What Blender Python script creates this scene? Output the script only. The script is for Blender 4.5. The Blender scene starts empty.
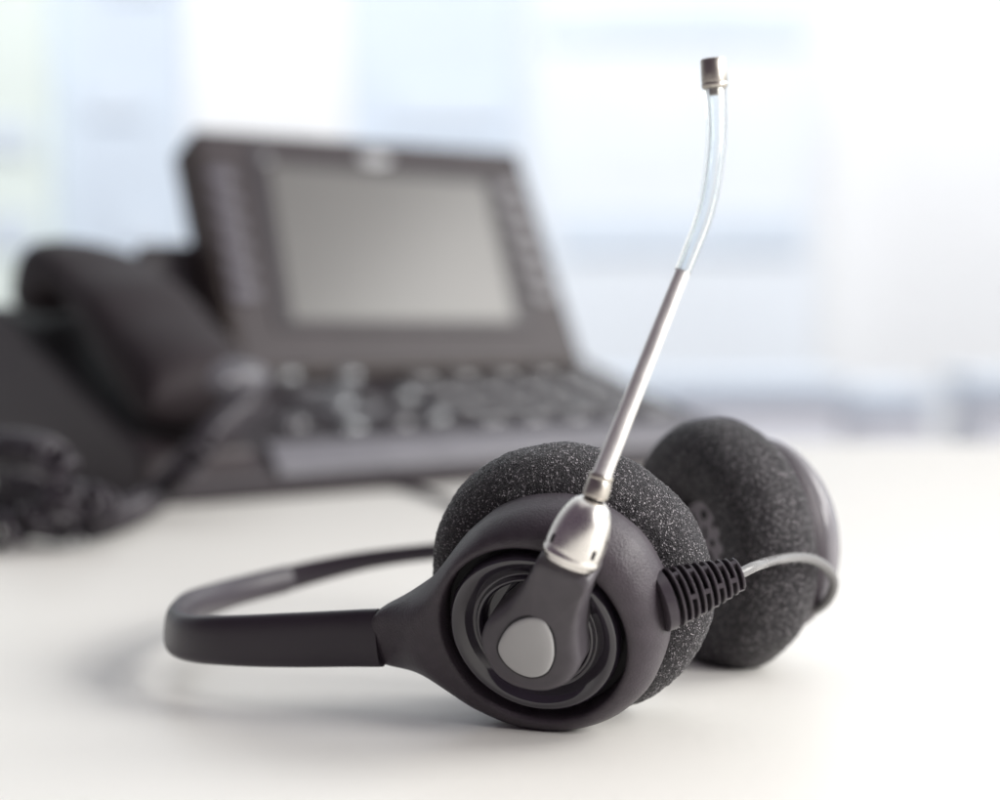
import bpy, math, random
from mathutils import Vector as V, noise, Matrix
random.seed(7)
S = 0.001                                   # every length below is in millimetres
sc = bpy.context.scene
COL = sc.collection
PI = math.pi
# ------------------------------------------------------------------ camera model
FPX, HOR, HCAM = 1933.0, 270.0, 96.0        # focal length and horizon in photo pixels, eye height
PITCH = math.atan((400 - HOR) / FPX)
O = V((0, 0, HCAM))
FW = V((0, math.cos(PITCH), -math.sin(PITCH)))
UP = V((0, math.sin(PITCH), math.cos(PITCH)))
RT = V((1, 0, 0))
def ray(x, y): return FW + RT * ((x - 500) / FPX) + UP * ((400 - y) / FPX)
def at_y(x, y, d):
    r = ray(x, y); return O + r * (d / r.y)
def at_plane(x, y, p, n):
    r = ray(x, y); return O + r * ((p - O).dot(n) / r.dot(n))
def at_z(x, y, z):
    r = ray(x, y); return O + r * ((z - O.z) / r.z)

# ------------------------------------------------------------------ materials
def mat(name, col, rough=0.5, metal=0.0, bump=None, var=0.0, vscale=200, spec=0.5, coat=0.0, coat_rough=0.1, trans=0.0, ior=1.45, rvar=0.0):
    m = bpy.data.materials.new(name); m.use_nodes = True
    nt = m.node_tree; b = nt.nodes['Principled BSDF']
    b.inputs['Base Color'].default_value = (*col, 1)
    b.inputs['Roughness'].default_value = rough
    b.inputs['Metallic'].default_value = metal
    b.inputs['Specular IOR Level'].default_value = spec
    b.inputs['Coat Weight'].default_value = coat
    b.inputs['Coat Roughness'].default_value = coat_rough
    b.inputs['Transmission Weight'].default_value = trans
    b.inputs['IOR'].default_value = ior
    tc = nt.nodes.new('ShaderNodeTexCoord')
    if var > 0 or rvar > 0:
        n = nt.nodes.new('ShaderNodeTexNoise'); n.inputs['Scale'].default_value = vscale; n.inputs['Detail'].default_value = 5
        nt.links.new(tc.outputs['Object'], n.inputs['Vector'])
        if var > 0:
            r = nt.nodes.new('ShaderNodeValToRGB')
            r.color_ramp.elements[0].position = .3; r.color_ramp.elements[1].position = .7
            r.color_ramp.elements[0].color = (*[c * (1 - var) for c in col], 1)
            r.color_ramp.elements[1].color = (*[min(1, c * (1 + var)) for c in col], 1)
            nt.links.new(n.outputs['Fac'], r.inputs['Fac']); nt.links.new(r.outputs['Color'], b.inputs['Base Color'])
        if rvar > 0:
            mr = nt.nodes.new('ShaderNodeMapRange')
            mr.inputs['From Min'].default_value = .3; mr.inputs['From Max'].default_value = .7
            mr.inputs['To Min'].default_value = max(.02, rough - rvar); mr.inputs['To Max'].default_value = min(1, rough + rvar)
            nt.links.new(n.outputs['Fac'], mr.inputs['Value']); nt.links.new(mr.outputs['Result'], b.inputs['Roughness'])
    if bump:
        sca, stg, dist = bump
        n2 = nt.nodes.new('ShaderNodeTexNoise'); n2.inputs['Scale'].default_value = sca; n2.inputs['Detail'].default_value = 3
        nt.links.new(tc.outputs['Object'], n2.inputs['Vector'])
        bp = nt.nodes.new('ShaderNodeBump'); bp.inputs['Strength'].default_value = stg; bp.inputs['Distance'].default_value = dist
        nt.links.new(n2.outputs['Fac'], bp.inputs['Height']); nt.links.new(bp.outputs['Normal'], b.inputs['Normal'])
    return m
M = {}
M['shell'] = mat('grained_charcoal_plastic', (.047, .037, .046), .40, bump=(2500, .8, .0002), var=.12, vscale=350)
M['arm'] = mat('satin_charcoal_plastic', (.072, .064, .073), .42, bump=(3200, .35, .00008), var=.08, vscale=300)
M['band'] = mat('smooth_dark_plastic', (.035, .027, .036), .38)
M['gloss'] = mat('glossy_black_plastic', (.024, .019, .028), .10, coat=1.0, coat_rough=.06, bump=(900, .03, .00004), rvar=.05, vscale=120)
M['black'] = mat('black_recess', (.008, .007, .009), .6, var=.2)
M['badge'] = mat('grey_badge_enamel', (.37, .365, .365), .34, var=.03, vscale=120, bump=(2600, .1, .00005))
M['chrome'] = mat('satin_nickel', (.80, .77, .73), .29, 1.0, bump=(1200, .05, .00004), rvar=.06, vscale=260)
M['steel'] = mat('brushed_tube_steel', (.84, .82, .80), .40, .78, bump=(1600, .08, .00004), rvar=.07, vscale=320)
M['cap'] = mat('dull_nickel_cap', (.50, .465, .42), .36, 1.0, bump=(1500, .2, .00005), rvar=.08, vscale=400)
M['clear'] = mat('clear_vinyl', (.95, .975, .985), .04, trans=1.0, ior=1.40)
M['rubber'] = mat('ribbed_rubber', (.040, .032, .040), .32, bump=(1800, .25, .00006), var=.1)
M['cable'] = mat('grey_vinyl_cable', (.17, .165, .165), .22, bump=(900, .1, .00005), rvar=.08)
M['plate'] = mat('speaker_plate_plastic', (.26, .235, .26), .42, var=.1)
M['phone'] = mat('phone_charcoal_plastic', (.038, .028, .032), .45, bump=(1200, .2, .0001), var=.1, vscale=60)
M['phone2'] = mat('phone_bezel_plastic', (.028, .021, .027), .4, bump=(1200, .2, .0001), var=.1, vscale=60)
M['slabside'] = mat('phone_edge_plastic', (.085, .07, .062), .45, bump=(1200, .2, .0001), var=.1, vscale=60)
M['trim'] = mat('phone_grey_trim', (.17, .165, .185), .28, bump=(1200, .1, .0001), var=.08, vscale=60)
M['key'] = mat('phone_key_plastic', (.075, .07, .08), .10, coat=1.0, coat_rough=.05, var=.1, vscale=100)
M['sidekey'] = mat('soft_key_plastic', (.13, .12, .145), .3)
M['palekey'] = mat('pale_soft_key_plastic', (.27, .265, .28), .3)
M['gloss2'] = mat('highlight_grey', (.11, .105, .12), .16)  # paler than the receiver, carries the highlight on its mouth end
M['phonedeck'] = mat('phone_deck_plastic', (.026, .019, .024), .5, bump=(1200, .2, .0001), var=.1, vscale=60)
M['rearcap'] = mat('grey_cap_plastic', (.17, .16, .175), .24)
M['handset'] = mat('receiver_plastic', (.026, .019, .022), .58, spec=.3, bump=(1200, .15, .0001), var=.1, vscale=60)
M['navkey'] = mat('phone_grey_key', (.22, .225, .235), .2, .6, var=.1, vscale=100)
M['lcd'] = mat('unlit_lcd', (.118, .112, .108), .35, coat=.6, coat_rough=.2, var=.04, vscale=14)
M['silver'] = mat('silver_badge', (.30, .30, .31), .35, .6, var=.05)
M['cord'] = mat('coiled_cord_vinyl', (.034, .027, .035), .10, rvar=.04, vscale=90)
M['desk'] = mat('white_laminate', (.81, .79, .75), .42, var=.008, vscale=500, bump=(700, .06, .0001), rvar=.05, spec=.35)
M['paving'] = mat('pale_paving', (.62, .63, .67), .8, var=.05, vscale=.2)
M['floor'] = mat('carpet', (.30, .29, .30), .9, var=.15, vscale=3)
M['facA'] = mat('pale_concrete_facade', (.77, .83, .77), .8, var=.05, vscale=.3)
M['facC'] = mat('white_facade', (.84, .84, .83), .8, var=.04, vscale=.3)
M['facD'] = mat('pale_cool_facade', (.79, .82, .845), .8, var=.04, vscale=.3)
M['facB'] = mat('pale_blue_facade', (.65, .715, .785), .7, var=.06, vscale=.3)
M['facwin'] = mat('facade_glazing', (.68, .74, .80), .6, var=.05, vscale=.5)
M['lowA'] = mat('lilac_render_wall', (.82, .82, .85), .8, var=.08, vscale=.4)
M['lowB'] = mat('pale_lilac_wall', (.81, .81, .84), .8, var=.08, vscale=.4)
def foam_mat():
    m = bpy.data.materials.new('open_cell_foam'); m.use_nodes = True
    nt = m.node_tree; b = nt.nodes['Principled BSDF']
    tc = nt.nodes.new('ShaderNodeTexCoord')
    vo = nt.nodes.new('ShaderNodeTexVoronoi'); vo.inputs['Scale'].default_value = 3800
    nt.links.new(tc.outputs['Object'], vo.inputs['Vector'])
    no = nt.nodes.new('ShaderNodeTexNoise'); no.inputs['Scale'].default_value = 2600; no.inputs['Detail'].default_value = 4
    nt.links.new(tc.outputs['Object'], no.inputs['Vector'])
    # single foam cells: a random few painted pale as glints, the rest dark
    sp = nt.nodes.new('ShaderNodeSeparateColor'); nt.links.new(vo.outputs['Color'], sp.inputs['Color'])
    r = nt.nodes.new('ShaderNodeValToRGB')
    e = r.color_ramp.elements
    e[0].position = .0; e[0].color = (.006, .0045, .007, 1)
    e[1].position = 1.; e[1].color = (.50, .46, .49, 1)
    k = e.new(.55); k.color = (.015, .011, .016, 1)
    k = e.new(.87); k.color = (.036, .03, .037, 1)
    nt.links.new(sp.outputs['Red'], r.inputs['Fac'])
    nt.links.new(r.outputs['Color'], b.inputs['Base Color'])
    mr = nt.nodes.new('ShaderNodeMapRange'); mr.inputs['To Min'].default_value = .8; mr.inputs['To Max'].default_value = .22
    nt.links.new(sp.outputs['Green'], mr.inputs['Value']); nt.links.new(mr.outputs['Result'], b.inputs['Roughness'])
    ad = nt.nodes.new('ShaderNodeMath'); ad.operation = 'ADD'
    nt.links.new(vo.outputs['Distance'], ad.inputs[0]); nt.links.new(no.outputs['Fac'], ad.inputs[1])
    bp = nt.nodes.new('ShaderNodeBump'); bp.inputs['Strength'].default_value = .95; bp.inputs['Distance'].default_value = .0006
    nt.links.new(ad.outputs['Value'], bp.inputs['Height']); nt.links.new(bp.outputs['Normal'], b.inputs['Normal'])
    b.inputs['Sheen Weight'].default_value = .03; b.inputs['Sheen Roughness'].default_value = .5
    return m
M['foam'] = foam_mat()

# ------------------------------------------------------------------ mesh helpers (points in mm, world axes)
class MB:
    def __init__(s): s.v = []; s.f = []; s.mi = []
    def add(s, vs, fs, mi=0):
        o = len(s.v); s.v += [V(p) for p in vs]; s.f += [tuple(i + o for i in f) for f in fs]; s.mi += [mi] * len(fs)
        return s
    def grid(s, rows, close_u=True, cap0=False, cap1=False, mi=0):
        n = len(rows[0]); vs = [p for r in rows for p in r]; fs = []
        for i in range(len(rows) - 1):
            for j in range(n if close_u else n - 1):
                k = (j + 1) % n
                fs.append((i * n + j, i * n + k, (i + 1) * n + k, (i + 1) * n + j))
        if cap0: fs.append(tuple(range(n - 1, -1, -1)))
        if cap1: fs.append(tuple((len(rows) - 1) * n + j for j in range(n)))
        return s.add(vs, fs, mi)
    def lathe(s, c, ax, prof, n=64, ref=None, cap0=True, cap1=True, mi=0):
        ax = V(ax).normalized(); ref = V(ref) if ref else (V((0, 0, 1)) if abs(ax.z) < .9 else V((1, 0, 0)))
        u = (ref - ax * ref.dot(ax)).normalized(); w = ax.cross(u)
        rows = [[c + ax * t + (u * math.cos(2 * PI * j / n) + w * math.sin(2 * PI * j / n)) * r for j in range(n)] for t, r in prof]
        return s.grid(rows, True, cap0, cap1, mi)
    def tube(s, path, rad, n=16, cap=True, mi=0):
        L = len(path); rad = rad if isinstance(rad, (list, tuple)) else [rad] * L
        rows = []; prev = None
        for i, p in enumerate(path):
            t = (path[min(i + 1, L - 1)] - path[max(i - 1, 0)]).normalized()
            if prev is None: prev = t.orthogonal().normalized()
            u = (prev - t * prev.dot(t)).normalized(); prev = u; w = t.cross(u)
            rows.append([p + (u * math.cos(2 * PI * j / n) + w * math.sin(2 * PI * j / n)) * rad[i] for j in range(n)])
        return s.grid(rows, True, cap, cap, mi)
    def box(s, c, ax, ay, az, sx, sy, sz, mi=0):
        vs = [c + ax * (sx * i / 2) + ay * (sy * j / 2) + az * (sz * k / 2) for i in (-1, 1) for j in (-1, 1) for k in (-1, 1)]
        return s.add(vs, [(0, 1, 3, 2), (4, 6, 7, 5), (0, 4, 5, 1), (2, 3, 7, 6), (0, 2, 6, 4), (1, 5, 7, 3)], mi)
    def prism(s, pts, d, mi=0):
        n = len(pts); a = [V(p) for p in pts]; b = [p + d for p in a]
        return s.add(a + b, [tuple(range(n - 1, -1, -1)), tuple(range(n, 2 * n))] + [(i, (i + 1) % n, n + (i + 1) % n, n + i) for i in range(n)], mi)
    def build(s, name, m, parent=None, bevel=0, seg=3, angle=35, sub=0):
        off = V((0, 0, 0)); p = parent
        while p is not None: off += p.location / S; p = p.parent
        me = bpy.data.meshes.new(name)
        me.from_pydata([(q - off) * S for q in s.v], [], s.f)
        for mm in (m if isinstance(m, (list, tuple)) else [m]): me.materials.append(mm)
        for pl, i in zip(me.polygons, s.mi): pl.material_index = i; pl.use_smooth = True
        import bmesh
        bm = bmesh.new(); bm.from_mesh(me); bmesh.ops.recalc_face_normals(bm, faces=bm.faces); bm.to_mesh(me); bm.free()
        me.set_sharp_from_angle(angle=math.radians(angle))
        o = bpy.data.objects.new(name, me); COL.objects.link(o)
        if parent: o.parent = parent
        if bevel:
            b = o.modifiers.new('bevel', 'BEVEL'); b.width = bevel * S; b.segments = seg; b.limit_method = 'ANGLE'; b.angle_limit = math.radians(30)
            b.harden_normals = False
        if sub:
            q = o.modifiers.new('sub', 'SUBSURF'); q.levels = sub; q.render_levels = sub
        return o
def thing(name, label, cat, loc, group=None):
    o = bpy.data.objects.new(name, None); COL.objects.link(o); o.location = V(loc) * S
    o.empty_display_size = .01; o['label'] = label; o['category'] = cat
    if group: o['group'] = group
    return o
def tag(o, label, cat, group=None):
    o['label'] = label; o['category'] = cat
    if group: o['group'] = group
    return o
def struct(o, kind='structure'): o['kind'] = kind; return o
def catmull(P, n=8):
    P = [V(p) for p in P]; Q = [P[0] * 2 - P[1]] + P + [P[-1] * 2 - P[-2]]; out = []
    for i in range(1, len(Q) - 2):
        a, b, c, d = Q[i - 1:i + 3]
        for k in range(n):
            t = k / n
            out.append(.5 * (2 * b + (c - a) * t + (2 * a - 5 * b + 4 * c - d) * t * t + (3 * b - a - 3 * c + d) * t ** 3))
    out.append(P[-1]); return out
def closed_catmull(P, n=8):
    L = len(P); out = []
    for i in range(L):
        a, b, c, d = P[i - 1], P[i], P[(i + 1) % L], P[(i + 2) % L]
        for k in range(n):
            t = k / n
            out.append(.5 * (2 * b + (c - a) * t + (2 * a - 5 * b + 4 * c - d) * t * t + (3 * b - a - 3 * c + d) * t ** 3))
    return out
def smooth(t): t = max(0, min(1, t)); return t * t * (3 - 2 * t)

# ================================================================== HEADSET
class Fr:                                    # a local frame: u right, v up, w out of the ear cup
    def __init__(s, c, w):
        s.c = c; s.w = V(w).normalized(); s.u = V((0, 0, 1)).cross(s.w).normalized(); s.v = s.w.cross(s.u)
    def p(s, u, v, w): return s.c + s.u * u + s.v * v + s.w * w
    def pix(s, x, y, w):
        q = at_plane(x, y, s.c + s.w * w, s.w) - s.c
        return q.dot(s.u), q.dot(s.v)
a, b = math.radians(20), math.radians(20)
A = Fr(at_y(572, 579, 413), (-math.sin(a) * math.cos(b), -math.cos(a) * math.cos(b), -math.sin(b)))
B = Fr(at_y(721, 543, 470), (math.sin(math.radians(62)), math.cos(math.radians(62)), .077))
hs = thing('headset', 'black office headset with foam ear cushions and silver microphone boom on the white desk', 'headset', (A.c.x, A.c.y, 0))

def radial(poly, c):                         # outline (u,v) -> radius as a function of angle around c
    L = len(poly)
    def R(th):
        d = (math.cos(th), math.sin(th)); best = 0
        for i in range(L):
            x1, y1 = poly[i][0] - c[0], poly[i][1] - c[1]; x2, y2 = poly[(i + 1) % L][0] - c[0], poly[(i + 1) % L][1] - c[1]
            ex, ey = x2 - x1, y2 - y1; den = d[0] * ey - d[1] * ex
            if abs(den) < 1e-9: continue
            t = (x1 * ey - y1 * ex) / den; s = (x1 * d[1] - y1 * d[0]) / den
            if t > 0 and -1e-6 <= s <= 1 + 1e-6: best = max(best, t)
        return best
    return R
def foam(fr, parent, seed):
    nu, nv = 420, 150; rows = []
    for i in range(nu):
        th = 2 * PI * i / nu; row = []
        for j in range(nv):
            ph = 2 * PI * j / nv
            rr = 12.0 if math.cos(ph) > 0 else 8.4
            k = .86                             # squarer than a circle in section
            cx = math.copysign(abs(math.cos(ph)) ** k, math.cos(ph)); sy = math.copysign(abs(math.sin(ph)) ** k, math.sin(ph))
            R = 19 + rr * cx; w = 10.6 * sy
            p = fr.p(R * math.cos(th), R * math.sin(th), w)
            n = (fr.u * math.cos(th) + fr.v * math.sin(th)) * math.cos(ph) + fr.w * math.sin(ph)
            q = p + V((seed, 0, 0))
            d = .40 * noise.noise(q * .11) + .20 * noise.noise(q * 1.1) + .13 * noise.noise(q * 2.3)
            row.append(p + n * d)
        rows.append(row)
    rows.append(rows[0])
    mb = MB().grid(rows); o = mb.build('ear_cushion', M['foam'], parent, angle=180)
    return o
# --- ear cup shell with the flared arm towards the headband
front_px = [(548, 505.5), (575, 507.5), (600, 516), (622, 530), (640, 547), (656, 576), (664, 597), (667, 618), (666, 646), (653, 681), (630, 704), (606, 716), (575, 722.5),
            (548, 722.5), (517, 717), (478, 702), (451, 687), (420, 671.5), (395, 665.5), (386, 664.5), (371, 655), (371, 620), (383, 608), (392, 604.5), (420, 590), (438, 570.5), (459, 543), (475, 528), (490, 517.5), (517, 508.5)]
WM = 19
def shell(fr, poly, name, rg, wf, cen):
    R = radial(poly, cen); n = 360
    rows = []
    prof_n = 16
    rad = [R(2 * PI * i / n) for i in range(n)]
    rad = [sum(rad[(i + k) % n] for k in (-2, -1, 0, 1, 2)) / 5 for i in range(n)]
    def ring(f):
        r = []
        for i in range(n):
            th = 2 * PI * i / n; q, w = f(rad[i]); r.append(fr.p(cen[0] + q * math.cos(th), cen[1] + q * math.sin(th), w))
        return r
    rows.append(ring(lambda P: (rg - .2, wf - 6)))
    rows.append(ring(lambda P: (rg, wf - .9)))
    rows.append(ring(lambda P: (rg + .25, wf - .3)))
    rows.append(ring(lambda P: (rg + .8, wf)))
    for k in range(1, prof_n + 1):
        t = k / prof_n * PI / 2
        def fsh(P):
            q = rg + .8 + (P - rg - .8) * math.sin(t)
            return q, WM + (wf - WM) * math.cos(t) ** 1.15 * (1 - .5 * smooth((q - 25) / 12))
        rows.append(ring(fsh))
    for dw in ((-.05, 3), (-.6, 6), (-2.2, 8.2), (-5, 9)):
        rows.append(ring(lambda P: (max(P + dw[0], rg - 3) , WM - dw[1] * (1.2 - .7 * smooth((P - 25) / 10)))))
    rows.append(ring(lambda P: (6, WM - 10.8)))
    return MB().grid(rows, True, False, True)
cenA = A.pix(532, 636, 26)
polyA = [(q.x, q.y) for q in closed_catmull([V((*A.pix(x, y, WM), 0)) for x, y in front_px], 4)]
RG, WF = 20.0, 26.5
cupA = shell(A, polyA, 'ear_cup', RG, WF, cenA).build('ear_cup', M['shell'], hs, angle=50)
cA = A.p(cenA[0], cenA[1], 0)
# recess floor, glossy dished ring, inner well
MB().lathe(cA, A.w, [(15, 19.75), (20.6, 19.75), (20.6, 2)], 128, cap0=True, cap1=True).build('recess', M['black'], cupA)
MB().lathe(cA, A.w, [(20.9, 18.2), (24.4, 18.2), (25.3, 18.0), (25.9, 17.4), (26.0, 16.8), (25.7, 16.0), (24.7, 14.8), (23.8, 13.6), (23.5, 13.1), (23.6, 12.85), (24.5, 12.6), (24.8, 12.2), (24.7, 11.8), (24.2, 11.5), (22.4, 11.3), (21.4, 11.0), (21.4, 4)], 160).build('trim_ring', M['gloss'], cupA, angle=60)
foam(A, cupA, 3.0)
# small inset plate low on the shell near the strain relief
# --- microphone arm (hub + neck)
arm_px = [(593, 571), (589, 590), (582.6, 612), (579.5, 635), (580.5, 650), (581, 664), (571, 680), (555.6, 688.5), (537.6, 690.5), (515, 685.5), (497, 674), (486, 657.5), (481, 639),
          (486, 622), (497, 611), (510.5, 600), (522, 586), (531, 571.5), (539, 557), (547, 551)]
WA = 31
hub = A.pix(532, 641, WA)
Rm = radial([(q.x, q.y) for q in closed_catmull([V((*A.pix(x, y, WA), 0)) for x, y in arm_px[:-1]] + [V((*A.pix(*arm_px[-1], WA), 0))], 5)], hub)
n = 320; radm = [Rm(2 * PI * i / n) for i in range(n)]
base_dir = V((A.pix(571, 557, WA)[0] - hub[0], A.pix(571, 557, WA)[1] - hub[1], 0)); neckL = base_dir.length; base_dir.normalize()
def arm_pt(i, fr_, w, inset=0):
    th = 2 * PI * i / n; P = radm[i] - inset; q = P * fr_
    du, dv = q * math.cos(th), q * math.sin(th)
    along = (du * base_dir.x + dv * base_dir.y) / neckL
    lift = smooth((along - .25) / .75)
    return A.p(hub[0] + du, hub[1] + dv, w + lift * (2.2 if w > 30 else .6))
rows = [[arm_pt(i, 1, 22.0) for i in range(n)], [arm_pt(i, 1, 29.2) for i in range(n)]]
for k in range(1, 7):
    t = k / 6 * PI / 2
    rows.append([arm_pt(i, 1, 30.2 + 2.6 * math.sin(t), 2.6 * (1 - math.cos(t))) for i in range(n)])
for fct in (.75, .5, .25, .02):
    rows.append([arm_pt(i, fct, 32.8 + .45 * (1 - fct ** 2), 2.6) for i in range(n)])
mic = MB().grid(rows, True, False, True).build('microphone_arm', M['arm'], hs, angle=60)
# button on the hub
but_px = [(498, 647), (504, 632), (514, 621.5), (529, 616), (543, 618.5), (551.5, 630), (555, 645), (554, 660), (547, 672.5), (533, 677), (517, 672), (504, 661)]
bp = closed_catmull([V((*A.pix(x, y, 33), 0)) for x, y in but_px], 8)
bc = sum(bp, V((0, 0, 0))) / len(bp)
def bring(f, w): return [A.p(bc.x + (p.x - bc.x) * f, bc.y + (p.y - bc.y) * f, w) for p in bp]
MB().grid([bring(1.035, 31.5), bring(1.035, 33.28), bring(1.0, 33.34), bring(.9, 33.34)], True, False, True).build('button_gasket', M['black'], mic)
MB().grid([bring(.98, 32), bring(.98, 33.3), bring(.965, 33.52), bring(.93, 33.68), bring(.85, 33.82), bring(.6, 34.0), bring(.3, 34.08), bring(.02, 34.1)], True, False, True).build('button', M['badge'], mic)
# ferrule, collar, rod, voice tube, cap
WN = 32.0
c0 = A.p(*A.pix(571, 556.5, WN), WN)
c1 = at_y(594, 500, c0.y - 1.5)
ax = (c1 - c0).normalized(); Lc = (c1 - c0).length
prof = [(-1.2, 5.2), (-.2, 5.75), (.1, 5.95), (.5, 6.0), (.9, 5.9), (1.1, 5.82)]
for k in range(0, 13):
    t = k / 12; prof.append((1.6 + (Lc - 1.6) * t, 2.7 + 3.2 * (1 - t ** 2.3) ** .72 if t < 1 else 2.5))
mb = MB().lathe(c0, ax, prof, 96)
toc = (O - c0); toc = (toc - ax * toc.dot(ax)).normalized(); sd = ax.cross(toc)
for ang in (-52, 42, 120, 200, -130):
    d = toc * math.cos(math.radians(ang)) + sd * math.sin(math.radians(ang)); tt = ax.cross(d)
    ring = []
    for (x, y) in ((-.45, -.9), (.45, -.9), (.45, .5), (.2, 1.0), (-.2, 1.0), (-.45, .5)):
        ring.append(c0 + ax * (2.9 + y) + d * 5.6 + tt * x)
    mb.prism(ring, d * .34, 1)
fer = mb.build('ferrule', [M['chrome'], M['black']], mic, angle=40)
MB().lathe(c1, ax, [(-.6, 1.9), (1.2, 1.9)], 48).build('neck_joint', M['black'], mic)
k0 = c1 + ax * .35; k1 = at_y(602, 474, c0.y - 1.5); ax2 = (k1 - k0).normalized(); Lk = (k1 - k0).length
MB().lathe(k0, ax2, [(0, 2.15), (.25, 2.5), (.7, 2.6), (Lk - 1.3, 2.42), (Lk - 1.1, 2.3), (Lk - .9, 2.44), (Lk - .3, 2.44), (Lk, 2.25)], 64).build('collar', M['cap'], mic, angle=50)
yb = c0.y - 1.5
r0 = k1 - ax2 * .5; r1 = at_y(683, 271, yb + 6)
rp = [r0.lerp(r1, t / 10) + V((0, 0, 0)) for t in range(11)]
boom = MB().tube(rp, [1.9 - .42 * t / 10 for t in range(11)], 48).build('boom_rod', M['steel'], mic)
tp = catmull([at_y(x, y, yb + 6 + i * .6) for i, (x, y) in enumerate([(682.5, 272), (692.5, 247), (702.5, 221), (709.5, 194), (714, 165), (716.5, 136), (716.3, 110), (714.6, 84)])], 8)
def tube_shell(path, ro, ri, nn=48):
    mb = MB(); L = len(path); prev = None; ro_rows = []; ri_rows = []
    for i, p in enumerate(path):
        t = (path[min(i + 1, L - 1)] - path[max(i - 1, 0)]).normalized()
        if prev is None: prev = t.orthogonal().normalized()
        u = (prev - t * prev.dot(t)).normalized(); prev = u; w = t.cross(u)
        e = i / (L - 1); ra = ro[0] + (ro[1] - ro[0]) * e; rb = ri[0] + (ri[1] - ri[0]) * e
        ro_rows.append([p + (u * math.cos(2 * PI * j / nn) + w * math.sin(2 * PI * j / nn)) * ra for j in range(nn)])
        ri_rows.append([p + (u * math.cos(2 * PI * j / nn) + w * math.sin(2 * PI * j / nn)) * rb for j in range(nn)])
    return mb.grid([ri_rows[0]] + ro_rows + ri_rows[::-1])
tube_shell(tp, (1.62, 2.15), (1.0, 1.25)).build('voice_tube', M['clear'], mic, angle=60)
cp0, cp1 = at_y(714.9, 88, yb + 10.2), at_y(713.2, 58.5, yb + 10.4); axc = (cp1 - cp0).normalized(); Lp = (cp1 - cp0).length
MB().lathe(cp0, axc, [(-1.4, 1.2), (-.2, 1.3), (-.1, 2.3), (.15, 2.55), (.8, 2.62), (1.0, 2.5), (1.2, 2.56), (Lp - .5, 2.56), (Lp - .15, 2.42), (Lp, 2.1), (Lp, .9), (Lp - .8, .85), (Lp - .8, .1)], 64).build('microphone_tip', M['cap'], mic, angle=40)

# --- strain relief on the side of the front cup
sA = A.p(*A.pix(661, 601, 17.5), 17.5); sd0 = at_y(740, 573.5, sA.y + 4) - sA; Ls = sd0.length; sax = sd0.normalized()
mb = MB()
su = (V((0, 0, 1)) - sax * sax.z).normalized(); sw = sax.cross(su)
mb.lathe(sA, sax, [(-.9, 5.8), (-.6, 6.3), (1.3, 6.3), (1.6, 5.9)], 64)
mb.lathe(sA, sax, [(2, 3.9), (Ls - .5, 1.9)], 48, mi=1)
NR = 10
for k in range(NR):
    t = (k + .6) / NR; x = 2.3 + (Ls - 2.5) * (k + .35) / (NR - .4); r = 6.1 - 2.6 * (k / (NR - 1)) ** 1.3
    mb.lathe(sA, sax, [(x - .3, r - 2.4), (x - .3, r - .15), (x - .15, r), (x + .15, r), (x + .3, r - .15), (x + .3, r - 2.4)], 64)
    if k < NR - 1:
        x2 = 2.3 + (Ls - 2.5) * (k + 1.35) / (NR - .4); r2 = 6.1 - 2.6 * ((k + 1) / (NR - 1)) ** 1.3
        for q in range(3):
            an = q * 2 * PI / 3 + (k % 2) * PI / 3 + .5
            d = su * math.cos(an) + sw * math.sin(an); tt = sax.cross(d)
            mb.box(sA + sax * ((x + x2) / 2) + d * ((r + r2) / 2 - 1.0), sax, d, tt, x2 - x, 1.7, 1.0)
mb.build('strain_relief', [M['rubber'], M['black']], hs, angle=40)
# --- cross cable
e0 = sA + sax * (Ls - 1)
cpath = catmull([e0, at_y(741, 573, sA.y + 4.6), at_y(757, 565.5, sA.y + 12), at_y(778, 559.5, 423), at_y(800, 557.3, 436), at_y(817, 561.0, 443), at_y(829, 570.5, 448), at_y(834, 584, 451), at_y(828.5, 599, 455), at_y(818, 609, 461), at_y(806, 614, 470)], 8)
MB().tube(cpath, 1.15, 20).build('cable', M['cable'], hs)

# --- rear ear cup
def sym(rn, k0=0): return [(rn * math.cos(2 * PI * i / 48), rn * math.sin(2 * PI * i / 48)) for i in range(48)]
rear_cup = MB()
rear_cup.lathe(B.c, B.w, [(7, 6), (7, 20), (8, 23), (9.5, 24.3), (12, 24.7), (13.2, 24.6), (13.4, 24.2), (13.2, 23.6)], 128, cap1=True)
cupB = rear_cup.build('ear_cup', M['shell'], hs, angle=40)
MB().lathe(B.c, B.w, [(13.0, 23.4), (13.6, 24.0), (14.4, 24.3), (16.2, 23.9), (18.4, 22.6), (20.6, 20.4), (22.6, 17.2), (24.2, 12), (25.1, 6), (25.4, .4)], 96).build('cap', M['rearcap'], cupB)
foam(B, cupB, 60.0)
pl = MB().lathe(B.c, B.w, [(-4.4, 12.5), (1.2, 12.5)], 64)
plo = pl.build('speaker_plate', M['plate'], cupB)
mb = MB()
for ring_r, cnt, rad in ((3.0, 5, 1.0), (7.6, 10, 1.35)):
    for i in range(cnt):
        an = 2 * PI * i / cnt + .3
        c = B.p(ring_r * math.cos(an), ring_r * math.sin(an), -4.46)
        d1 = B.u * math.cos(an) + B.v * math.sin(an); d2 = B.w.cross(d1)
        if (i % 2) == 0:
            mb.lathe(c, -B.w, [(0, rad), (.08, rad)], 20)
        else:
            mb.box(c, d1, d2, B.w, 3.2, 1.2, .12)
mb.build('grille_hole', M['black'], cupB)

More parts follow.
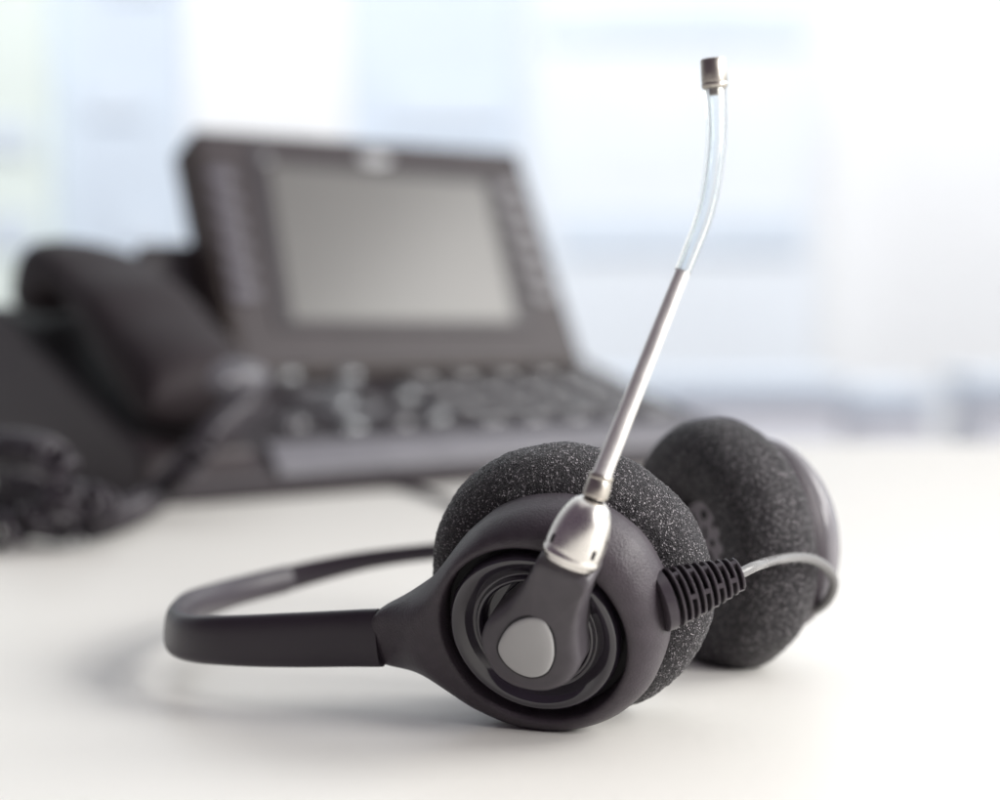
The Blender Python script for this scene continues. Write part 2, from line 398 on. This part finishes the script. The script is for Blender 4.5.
# --- headband: front sleeve from the flared arm, round the apex, back to the rear cup
sleeve_px = [(381, 637.5, None), (352, 638, None), (300, 639.5, 417), (255, 640.3, 421), (222, 640, 425), (198, 639, 430.5), (182, 635.5, 438), (175, 629, 449), (179, 620, 462), (190, 609, 480), (216, 598.5, 500), (250, 588.5, 515), (287, 579.5, 526)]
pts = []
for x, y, d in sleeve_px:
    pts.append(A.p(*A.pix(x, y, 18.5), 18.5) if d is None else at_y(x, y, d))
sl = catmull(pts, 10)
slide_px = [(280, 581, 530.5), (320, 570.5, 533), (370, 559.8, 533.5), (430, 552, 531), (500, 546, 525), (580, 541, 514), (640, 538, 505)]
sp_ = catmull([at_y(*q) for q in slide_px] + [B.p(0, 3, 17)], 8)
NB = V((.10, -.06, 1)).normalized()
def sweep(path, width, thick_o, thick_i, ndir=NB, ns=40):
    rows = []; L = len(path)
    for i, p in enumerate(path):
        t = (path[min(i + 1, L - 1)] - path[max(i - 1, 0)]).normalized()
        nrm = (ndir - t * ndir.dot(t)).normalized(); out = nrm.cross(t).normalized() * -1
        e = i / (L - 1); h = width(e) / 2; row = []
        for j in range(ns):
            ph = 2 * PI * j / ns; c, s_ = math.cos(ph), math.sin(ph)
            bb = h * math.copysign(abs(s_) ** .8, s_)
            if c > 0: aa = thick_o(e) * (1 - abs(bb / h) ** 2.0) ** .7 + .35 * math.exp(-((bb / h + .12) / .22) ** 2)
            else: aa = -thick_i * abs(c) ** .6
            row.append(p + nrm * bb + out * aa)
        rows.append(row)
    return MB().grid(rows, True, True, True)
hb = sweep(sl, lambda e: 12.6 - 2.2 * smooth(e * 1.9) - 2.8 * smooth((e - .55) / .4), lambda e: 4.6 - 1.6 * smooth(e * 2.5), 2.6).build('headband', M['band'], hs, angle=60)
sweep(sp_, lambda e: 7.0 - 2.4 * smooth(e * 2.4), lambda e: 1.1, 1.0).build('headband_slider', M['band'], hs, angle=60)
# --- thin cord from the headset to the phone, lying on the desk behind the cushion
cc = catmull([at_z(392, 484, 1.6), at_z(420, 491, 1.5), at_z(445, 500, 1.5), at_z(475, 512, 1.5), at_z(520, 520, 1.5), at_z(585, 520, 1.5), at_z(640, 530, 4), B.p(-4, -21, 16)], 8)
MB().tube(cc, 1.5, 14).build('cord', M['cord'], hs)

# ================================================================== DESK PHONE
P0 = V((-130, 780, 0)); ya = math.radians(36)
E1 = V((math.cos(ya), math.sin(ya), 0)); BK = V((-math.sin(ya), math.cos(ya), 0)); Z = V((0, 0, 1))
def Q(s, b_, z): return P0 + E1 * s + BK * b_ + Z * z
ph = thing('desk_phone', 'dark office desk phone with a large grey screen, blurred behind the headset', 'telephone', Q(140, 60, 0))
SL, SR = -12, 300
MB().prism([Q(SL, *q) for q in ((2, 0), (2, 10), (12, 20.5), (100, 44), (140, 55), (140, 0))], E1 * (SR - SL)).build('base', M['phonedeck'], ph, bevel=2.5)
MB().prism([Q(SL + 58, *q) for q in ((0, 9), (0, 12), (9, 22), (12.5, 23), (14, 18), (6, 9))], E1 * (SR - SL - 58)).build('front_trim', M['trim'], ph, bevel=1.2)
MB().prism([Q(SL - 2, *q) for q in ((4, 0), (4, 22), (16, 26), (168, 80), (178, 76), (178, 0))], E1 * 52).build('cradle', M['phone'], ph, bevel=3)
MB().prism([Q(SL + 2, *q) for q in ((20, 24), (20, 29), (160, 78.8), (160, 74))], E1 * 46).build('cradle_shade', M['black'], ph, bevel=.8)  # black sheet laid on the cradle as the shade under the receiver
# tilted screen housing
lean = math.radians(30); SD = BK * math.sin(lean) + Z * math.cos(lean); SN = E1.cross(SD).normalized()   # SN faces the viewer
S0 = Q(0, 92, 44)
def onS(x, y, out=0.0): return at_plane(x, y, S0 + SN * out, SN)
cor = [onS(190, 130), onS(516, 152), onS(583, 366), onS(240, 374)]
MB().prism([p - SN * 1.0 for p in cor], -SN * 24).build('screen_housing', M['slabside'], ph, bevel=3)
def quad(px, out, th, m, name, parent, bv=.6):
    return MB().prism([onS(x, y, out - th) for x, y in px], SN * th).build(name, m, parent, bevel=bv)
quad([(192, 132), (514.5, 154.5), (580, 363), (243, 371)], 0, 3, M['phone'], 'faceplate', ph, 1)
bz = quad([(244, 158), (502, 176), (534, 332), (276, 331)], 1.2, 2.5, M['phone2'], 'bezel', ph, .6)
quad([(268, 166), (483, 184.5), (514, 322), (292, 321.5)], 1.5, 1.5, M['lcd'], 'screen', bz, .2)
def pill(c, ux, uy, nrm, a_, b_, h, name, m, parent, k=.6, nn=28, dome=False):
    rows = []
    for f, z in (((1, -1), (1, h * .3), (.93, h * .58), (.8, h * .8), (.6, h * .97), (.35, h * 1.07), (.02, h * 1.1)) if dome else ((1, -1), (1, h * .5), (.93, h * .85), (.8, h), (.4, h * 1.06), (.02, h * 1.08))):
        rows.append([c + ux * (a_ * f * math.copysign(abs(math.cos(2 * PI * j / nn)) ** k, math.cos(2 * PI * j / nn))) + uy * (b_ * f * math.copysign(abs(math.sin(2 * PI * j / nn)) ** k, math.sin(2 * PI * j / nn))) + nrm * z for j in range(nn)])
    return MB().grid(rows, True, True, True).build(name, m, parent, angle=50)
for i in range(6):
    t = i / 5
    pill(onS(219 + 24 * t, 178 + 116 * t), E1, SD, SN, 8, 3.8, 2.4, 'soft_key', M['sidekey'], ph)
    pill(onS(506 + 36 * t, 190 + 106 * t, 0), E1, SD, SN, 6.4, 4.0, 2.4, 'soft_key', M['palekey'], ph)
pill(onS(373, 159), E1, SD, SN, 11, 4.6, 1.6, 'logo_badge', M['silver'], ph, 1)
pill(onS(262, 156), E1, SD, SN, 5.2, 5.2, 1.4, 'indicator_lamp', M['key'], ph, 1)
# sloping key deck
DV = (BK * 88 + Z * 23.5).normalized(); DN = E1.cross(DV).normalized()
def deck(s, b_): return Q(s, b_, 20.5 + (b_ - 12) * 23.5 / 88)
for r in range(4):
    for c in range(5):
        pill(deck(172 + 25 * c, 26 + 19 * r), E1, DV, DN, 8.6, 5.8, 5.0, 'key', M['key'], ph, dome=True)
ring = MB(); ring.lathe(deck(112, 62), DN, [(-1, 22), (2.4, 22), (3.4, 20.5), (3.4, 14.5), (2.4, 13), (-1, 13)], 48)
ring.build('navigation_ring', M['key'], ph, angle=50)
pill(deck(112, 62), E1, DV, DN, 9, 9, 5, 'select_key', M['navkey'], ph, 1, dome=True)
for (s, b_, m) in ((76, 92, 'key'), (106, 100, 'navkey'), (138, 96, 'navkey'), (72, 34, 'key'), (98, 28, 'navkey'), (124, 28, 'key'), (148, 34, 'navkey'), (66, 62, 'key'), (150, 64, 'navkey')):
    pill(deck(s, b_), E1, DV, DN, 7.6, 5.8, 5.0, 'function_key', M[m], ph, .8, dome=True)
# foot of the phone behind the screen
MB().prism([Q(60, *q) for q in ((138, 0), (138, 50), (160, 110), (178, 100), (188, 0))], E1 * 140).build('stand', M['phone2'], ph, bevel=3)

# ------------------------------------------------------------------ receiver resting on the cradle, with its coiled cord
hd = thing('telephone_handset', 'dark curved telephone receiver resting on the cradle at the left of the desk phone', 'receiver', Q(12, 70, 22))
hp = [(150, 86), (149, 99), (141, 107.5), (128, 109), (110, 105), (90, 97), (66, 89), (44, 77), (23, 68), (7, 58), (3, 45), (11, 34), (24, 31), (33, 40), (48, 50), (66, 64), (88, 79), (106, 87), (120, 85), (134, 77), (144, 77)]
hp = closed_catmull([V((x, z, 0)) for x, z in hp], 4)
hc = V((75, 68, 0))
rows = []
L = len(hp)
for t, f in ((0, .35), (.015, .55), (.06, .74), (.14, .89), (.3, 1.04), (.5, 1.1), (.7, 1.04), (.86, .89), (.94, .74), (.985, .55), (1, .35)):
    row = []
    for i, p in enumerate(hp):
        sp0 = (p + hp[(int(L * .98) - i) % L]) / 2
        d = p + (sp0 - p) * (1 - f) * .9
        wd = 52 * math.sqrt(max(.04, 1 - (max(0, d.x - 66) / 88) ** 2))
        row.append(Q(-10 + wd * t, d.x, d.y))
    rows.append(row)
MB().grid(rows, True, True, True).build('receiver_body', M['handset'], hd, angle=60)
pill(Q(18, 140, 79), E1, BK, -Z, 17, 9, 3, 'ear_piece', M['phone2'], hd, 1)
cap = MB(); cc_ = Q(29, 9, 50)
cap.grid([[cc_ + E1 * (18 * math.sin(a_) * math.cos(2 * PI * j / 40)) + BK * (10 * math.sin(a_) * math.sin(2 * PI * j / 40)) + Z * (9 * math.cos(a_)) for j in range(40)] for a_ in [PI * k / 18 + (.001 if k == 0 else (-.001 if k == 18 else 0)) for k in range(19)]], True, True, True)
cap.build('mouth_highlight', M['gloss2'], hd)  # glossy bulge added to draw the highlight on the receiver's rounded end
pill(Q(18, 23, 33), E1, BK, -Z, 17, 8, 2, 'mouth_piece', M['phone2'], hd, 1)
def coil(path, name, parent, r=7.2, wr=1.7, pitch=8.5):
    P = catmull(path, 24)
    cum = [0]
    for i in range(1, len(P)): cum.append(cum[-1] + (P[i] - P[i - 1]).length)
    tot = cum[-1]; N = int(tot / pitch * 14); out = []; prev = None; k = 0
    for i in range(N + 1):
        d = tot * i / N
        while k < len(P) - 2 and cum[k + 1] < d: k += 1
        e = (d - cum[k]) / max(1e-6, cum[k + 1] - cum[k]); p = P[k].lerp(P[k + 1], e); t = (P[k + 1] - P[k]).normalized()
        if prev is None: prev = t.orthogonal().normalized()
        u = (prev - t * prev.dot(t)).normalized(); prev = u; w = t.cross(u); an = 2 * PI * d / pitch
        out.append(p + (u * math.cos(an) + w * math.sin(an)) * r)
    return MB().tube(out, wr, 8).build(name, M['cord'], parent, angle=180)
zc = 8.2
coil([Q(36, 8, 40), at_y(214, 432, 742), at_y(190, 462, 724), at_z(160, 494, 8), at_z(120, 515, zc), at_z(80, 525, zc), at_z(40, 522, zc), at_z(2, 512, zc), at_z(-45, 505, zc)], 'coiled_cord', hd, 4.6, 1.5, 5.2)
coil([at_z(-45, 526, zc), at_z(0, 530, zc), at_z(50, 512, 14), at_z(66, 484, 24), at_z(52, 458, 32), at_z(18, 448, 32), at_z(-30, 452, 26), at_z(-60, 470, 16)], 'coiled_cord', hd, 5.2, 1.6, 7.5)
coil([at_z(108, 508, 14), at_z(84, 500, 18), at_z(50, 494, 18), at_z(10, 486, 18), at_z(-40, 488, 16)], 'coiled_cord', hd, 5.2, 1.6, 7.5)

# ================================================================== SETTING
X, Y = V((1, 0, 0)), V((0, 1, 0))
DESK_Y = 1075
dk = MB().box(V((0, (DESK_Y - 700) / 2, -14)), X, Y, Z, 3200, DESK_Y + 700, 28).build('desk', M['desk'], None, bevel=2)
struct(dk)
fl = MB().box(V((0, 1500, -760)), X, Y, Z, 9000, 5200, 20).build('floor', M['floor']); struct(fl)
# pale buildings across the street
gz = -9000
def tower(x0, x1, y, top, m, label, floors, dx):
    t = thing('office_building', label, 'building', ((x0 + x1) / 2, y, gz), 'pale buildings outside the window')
    bd = MB().box(V(((x0 + x1) / 2, y + 4000, (top + gz) / 2)), X, Y, Z, x1 - x0, 8000, top - gz).build('facade', m, t)
    z = 600
    while z < top - 900 and m is not M['facC']:
        h = floors * random.uniform(.25, .5); x = x0 + random.uniform(.1, 1) * dx
        while x < x1 - dx * .4:
            L_ = min(x1 - 200 - x, dx * random.uniform(.8, 2.4))
            MB().box(V((x + L_ / 2, y - 20, z)), X, Y, Z, L_, 120, h).build('window_band', M['facwin'], t); x += L_ + dx * random.uniform(.1, .9)
        z += floors * random.uniform(.8, 1.5)
tower(-16000, -6010, 26000, 9000, M['facA'], 'pale greenish building at the far left outside', 1500, 1600)
tower(-6000, -4240, 26200, 16000, M['facB'], 'narrow pale blue tower left of the phone screen outside', 1300, 900)
tower(-4230, -2060, 26400, 15000, M['facC'], 'plain white tower above the left half of the phone screen', 1900, 1500)
tower(-2050, 240, 26500, 16000, M['facB'], 'pale blue tower above the right half of the phone screen', 1700, 1300)
tower(250, 4400, 27000, 15000, M['facD'], 'pale cool grey tower just right of the microphone boom outside', 2100, 3200)
tower(4410, 16000, 27400, 14000, M['facC'], 'broad plain white office block at the far right outside', 2100, 2400)
random.seed(4)
def low(x0, x1, y, top, m, label):
    t = thing('low_building', label, 'building', ((x0 + x1) / 2, y, gz), 'low buildings across the street')
    MB().box(V(((x0 + x1) / 2, y + 900, (top + gz) / 2)), X, Y, Z, x1 - x0, 1800, top - gz).build('wall', m, t)
    MB().box(V(((x0 + x1) / 2, y + 880, top + 90)), X, Y, Z, x1 - x0 + 200, 2000, 180).build('roof', M['facB'], t)
low(-9000, 3900, 22000, -1350, M['lowA'], 'low lilac grey building at the foot of the blue office block')
low(4060, 5050, 22600, -1500, M['lowB'], 'low lilac grey building right of the rear ear cup')
low(5600, 12000, 22300, -1350, M['lowA'], 'low lilac grey building at the far right outside')
gr = MB().box(V((0, 40000, gz - 50)), X, Y, Z, 160000, 70000, 100).build('ground', M['paving']); struct(gr)

# ================================================================== LIGHT
w = bpy.data.worlds.new('World'); sc.world = w; w.use_nodes = True
nt = w.node_tree; bg = nt.nodes['Background']
tc = nt.nodes.new('ShaderNodeTexCoord'); sx = nt.nodes.new('ShaderNodeSeparateXYZ'); nt.links.new(tc.outputs['Generated'], sx.inputs['Vector'])
rp_ = nt.nodes.new('ShaderNodeValToRGB'); mr = nt.nodes.new('ShaderNodeMapRange')
mr.inputs['From Min'].default_value = -1; mr.inputs['From Max'].default_value = 1
dot = nt.nodes.new('ShaderNodeVectorMath'); dot.operation = 'DOT_PRODUCT'; dot.inputs[1].default_value = (.50, .866, 0)
nt.links.new(tc.outputs['Generated'], dot.inputs[0]); nt.links.new(dot.outputs['Value'], mr.inputs['Value']); nt.links.new(mr.outputs['Result'], rp_.inputs['Fac'])
e = rp_.color_ramp.elements
e[0].position = .37; e[0].color = (.088, .068, .092, 1)
e[1].position = .82; e[1].color = (.86, .90, .92, 1)
nt.links.new(rp_.outputs['Color'], bg.inputs['Color']); bg.inputs['Strength'].default_value = 1.14
def area(name, loc, target, size, power, col=(1, 1, 1), sy=None):
    l = bpy.data.lights.new(name, 'AREA'); l.shape = 'RECTANGLE'; l.size = size * S; l.size_y = (sy or size) * S; l.energy = power; l.color = col
    o = bpy.data.objects.new(name, l); COL.objects.link(o); o.location = V(loc) * S
    o.rotation_euler = (V(target) - V(loc)).to_track_quat('-Z', 'Y').to_euler(); return o
area('key_light', (1500, 690, 960), (20, 430, 0), 1050, 26.5, (1, .985, .945))
area('side_light', (620, 40, 330), (20, 400, 20), 260, 5.2, (1, .985, .96))
area('overhead_fill', (-60, 330, 1000), (-60, 430, 20), 700, .75, (1, .98, .96))  # unseen fill lamp added overhead to brighten the desk
area('facade_fill', (4000, 14000, 11500), (4000, 30000, 3000), 34000, 4900, (.97, .99, 1), 7000)  # unseen lamp added high outside to brighten the building fronts

# ================================================================== CAMERA
cd = bpy.data.cameras.new('camera'); cam = bpy.data.objects.new('camera', cd); COL.objects.link(cam); sc.camera = cam
cam.location = O * S; cam.rotation_euler = (PI / 2 - PITCH, 0, 0)
cd.sensor_width = 36; cd.lens = FPX / 1000 * 36; cd.clip_start = .01; cd.clip_end = 300
cd.dof.use_dof = True; cd.dof.focus_distance = .402; cd.dof.aperture_fstop = cd.lens / 10.0
sc.view_settings.view_transform = 'Standard'; sc.view_settings.look = 'None'; sc.view_settings.exposure = .07; sc.view_settings.gamma = 1
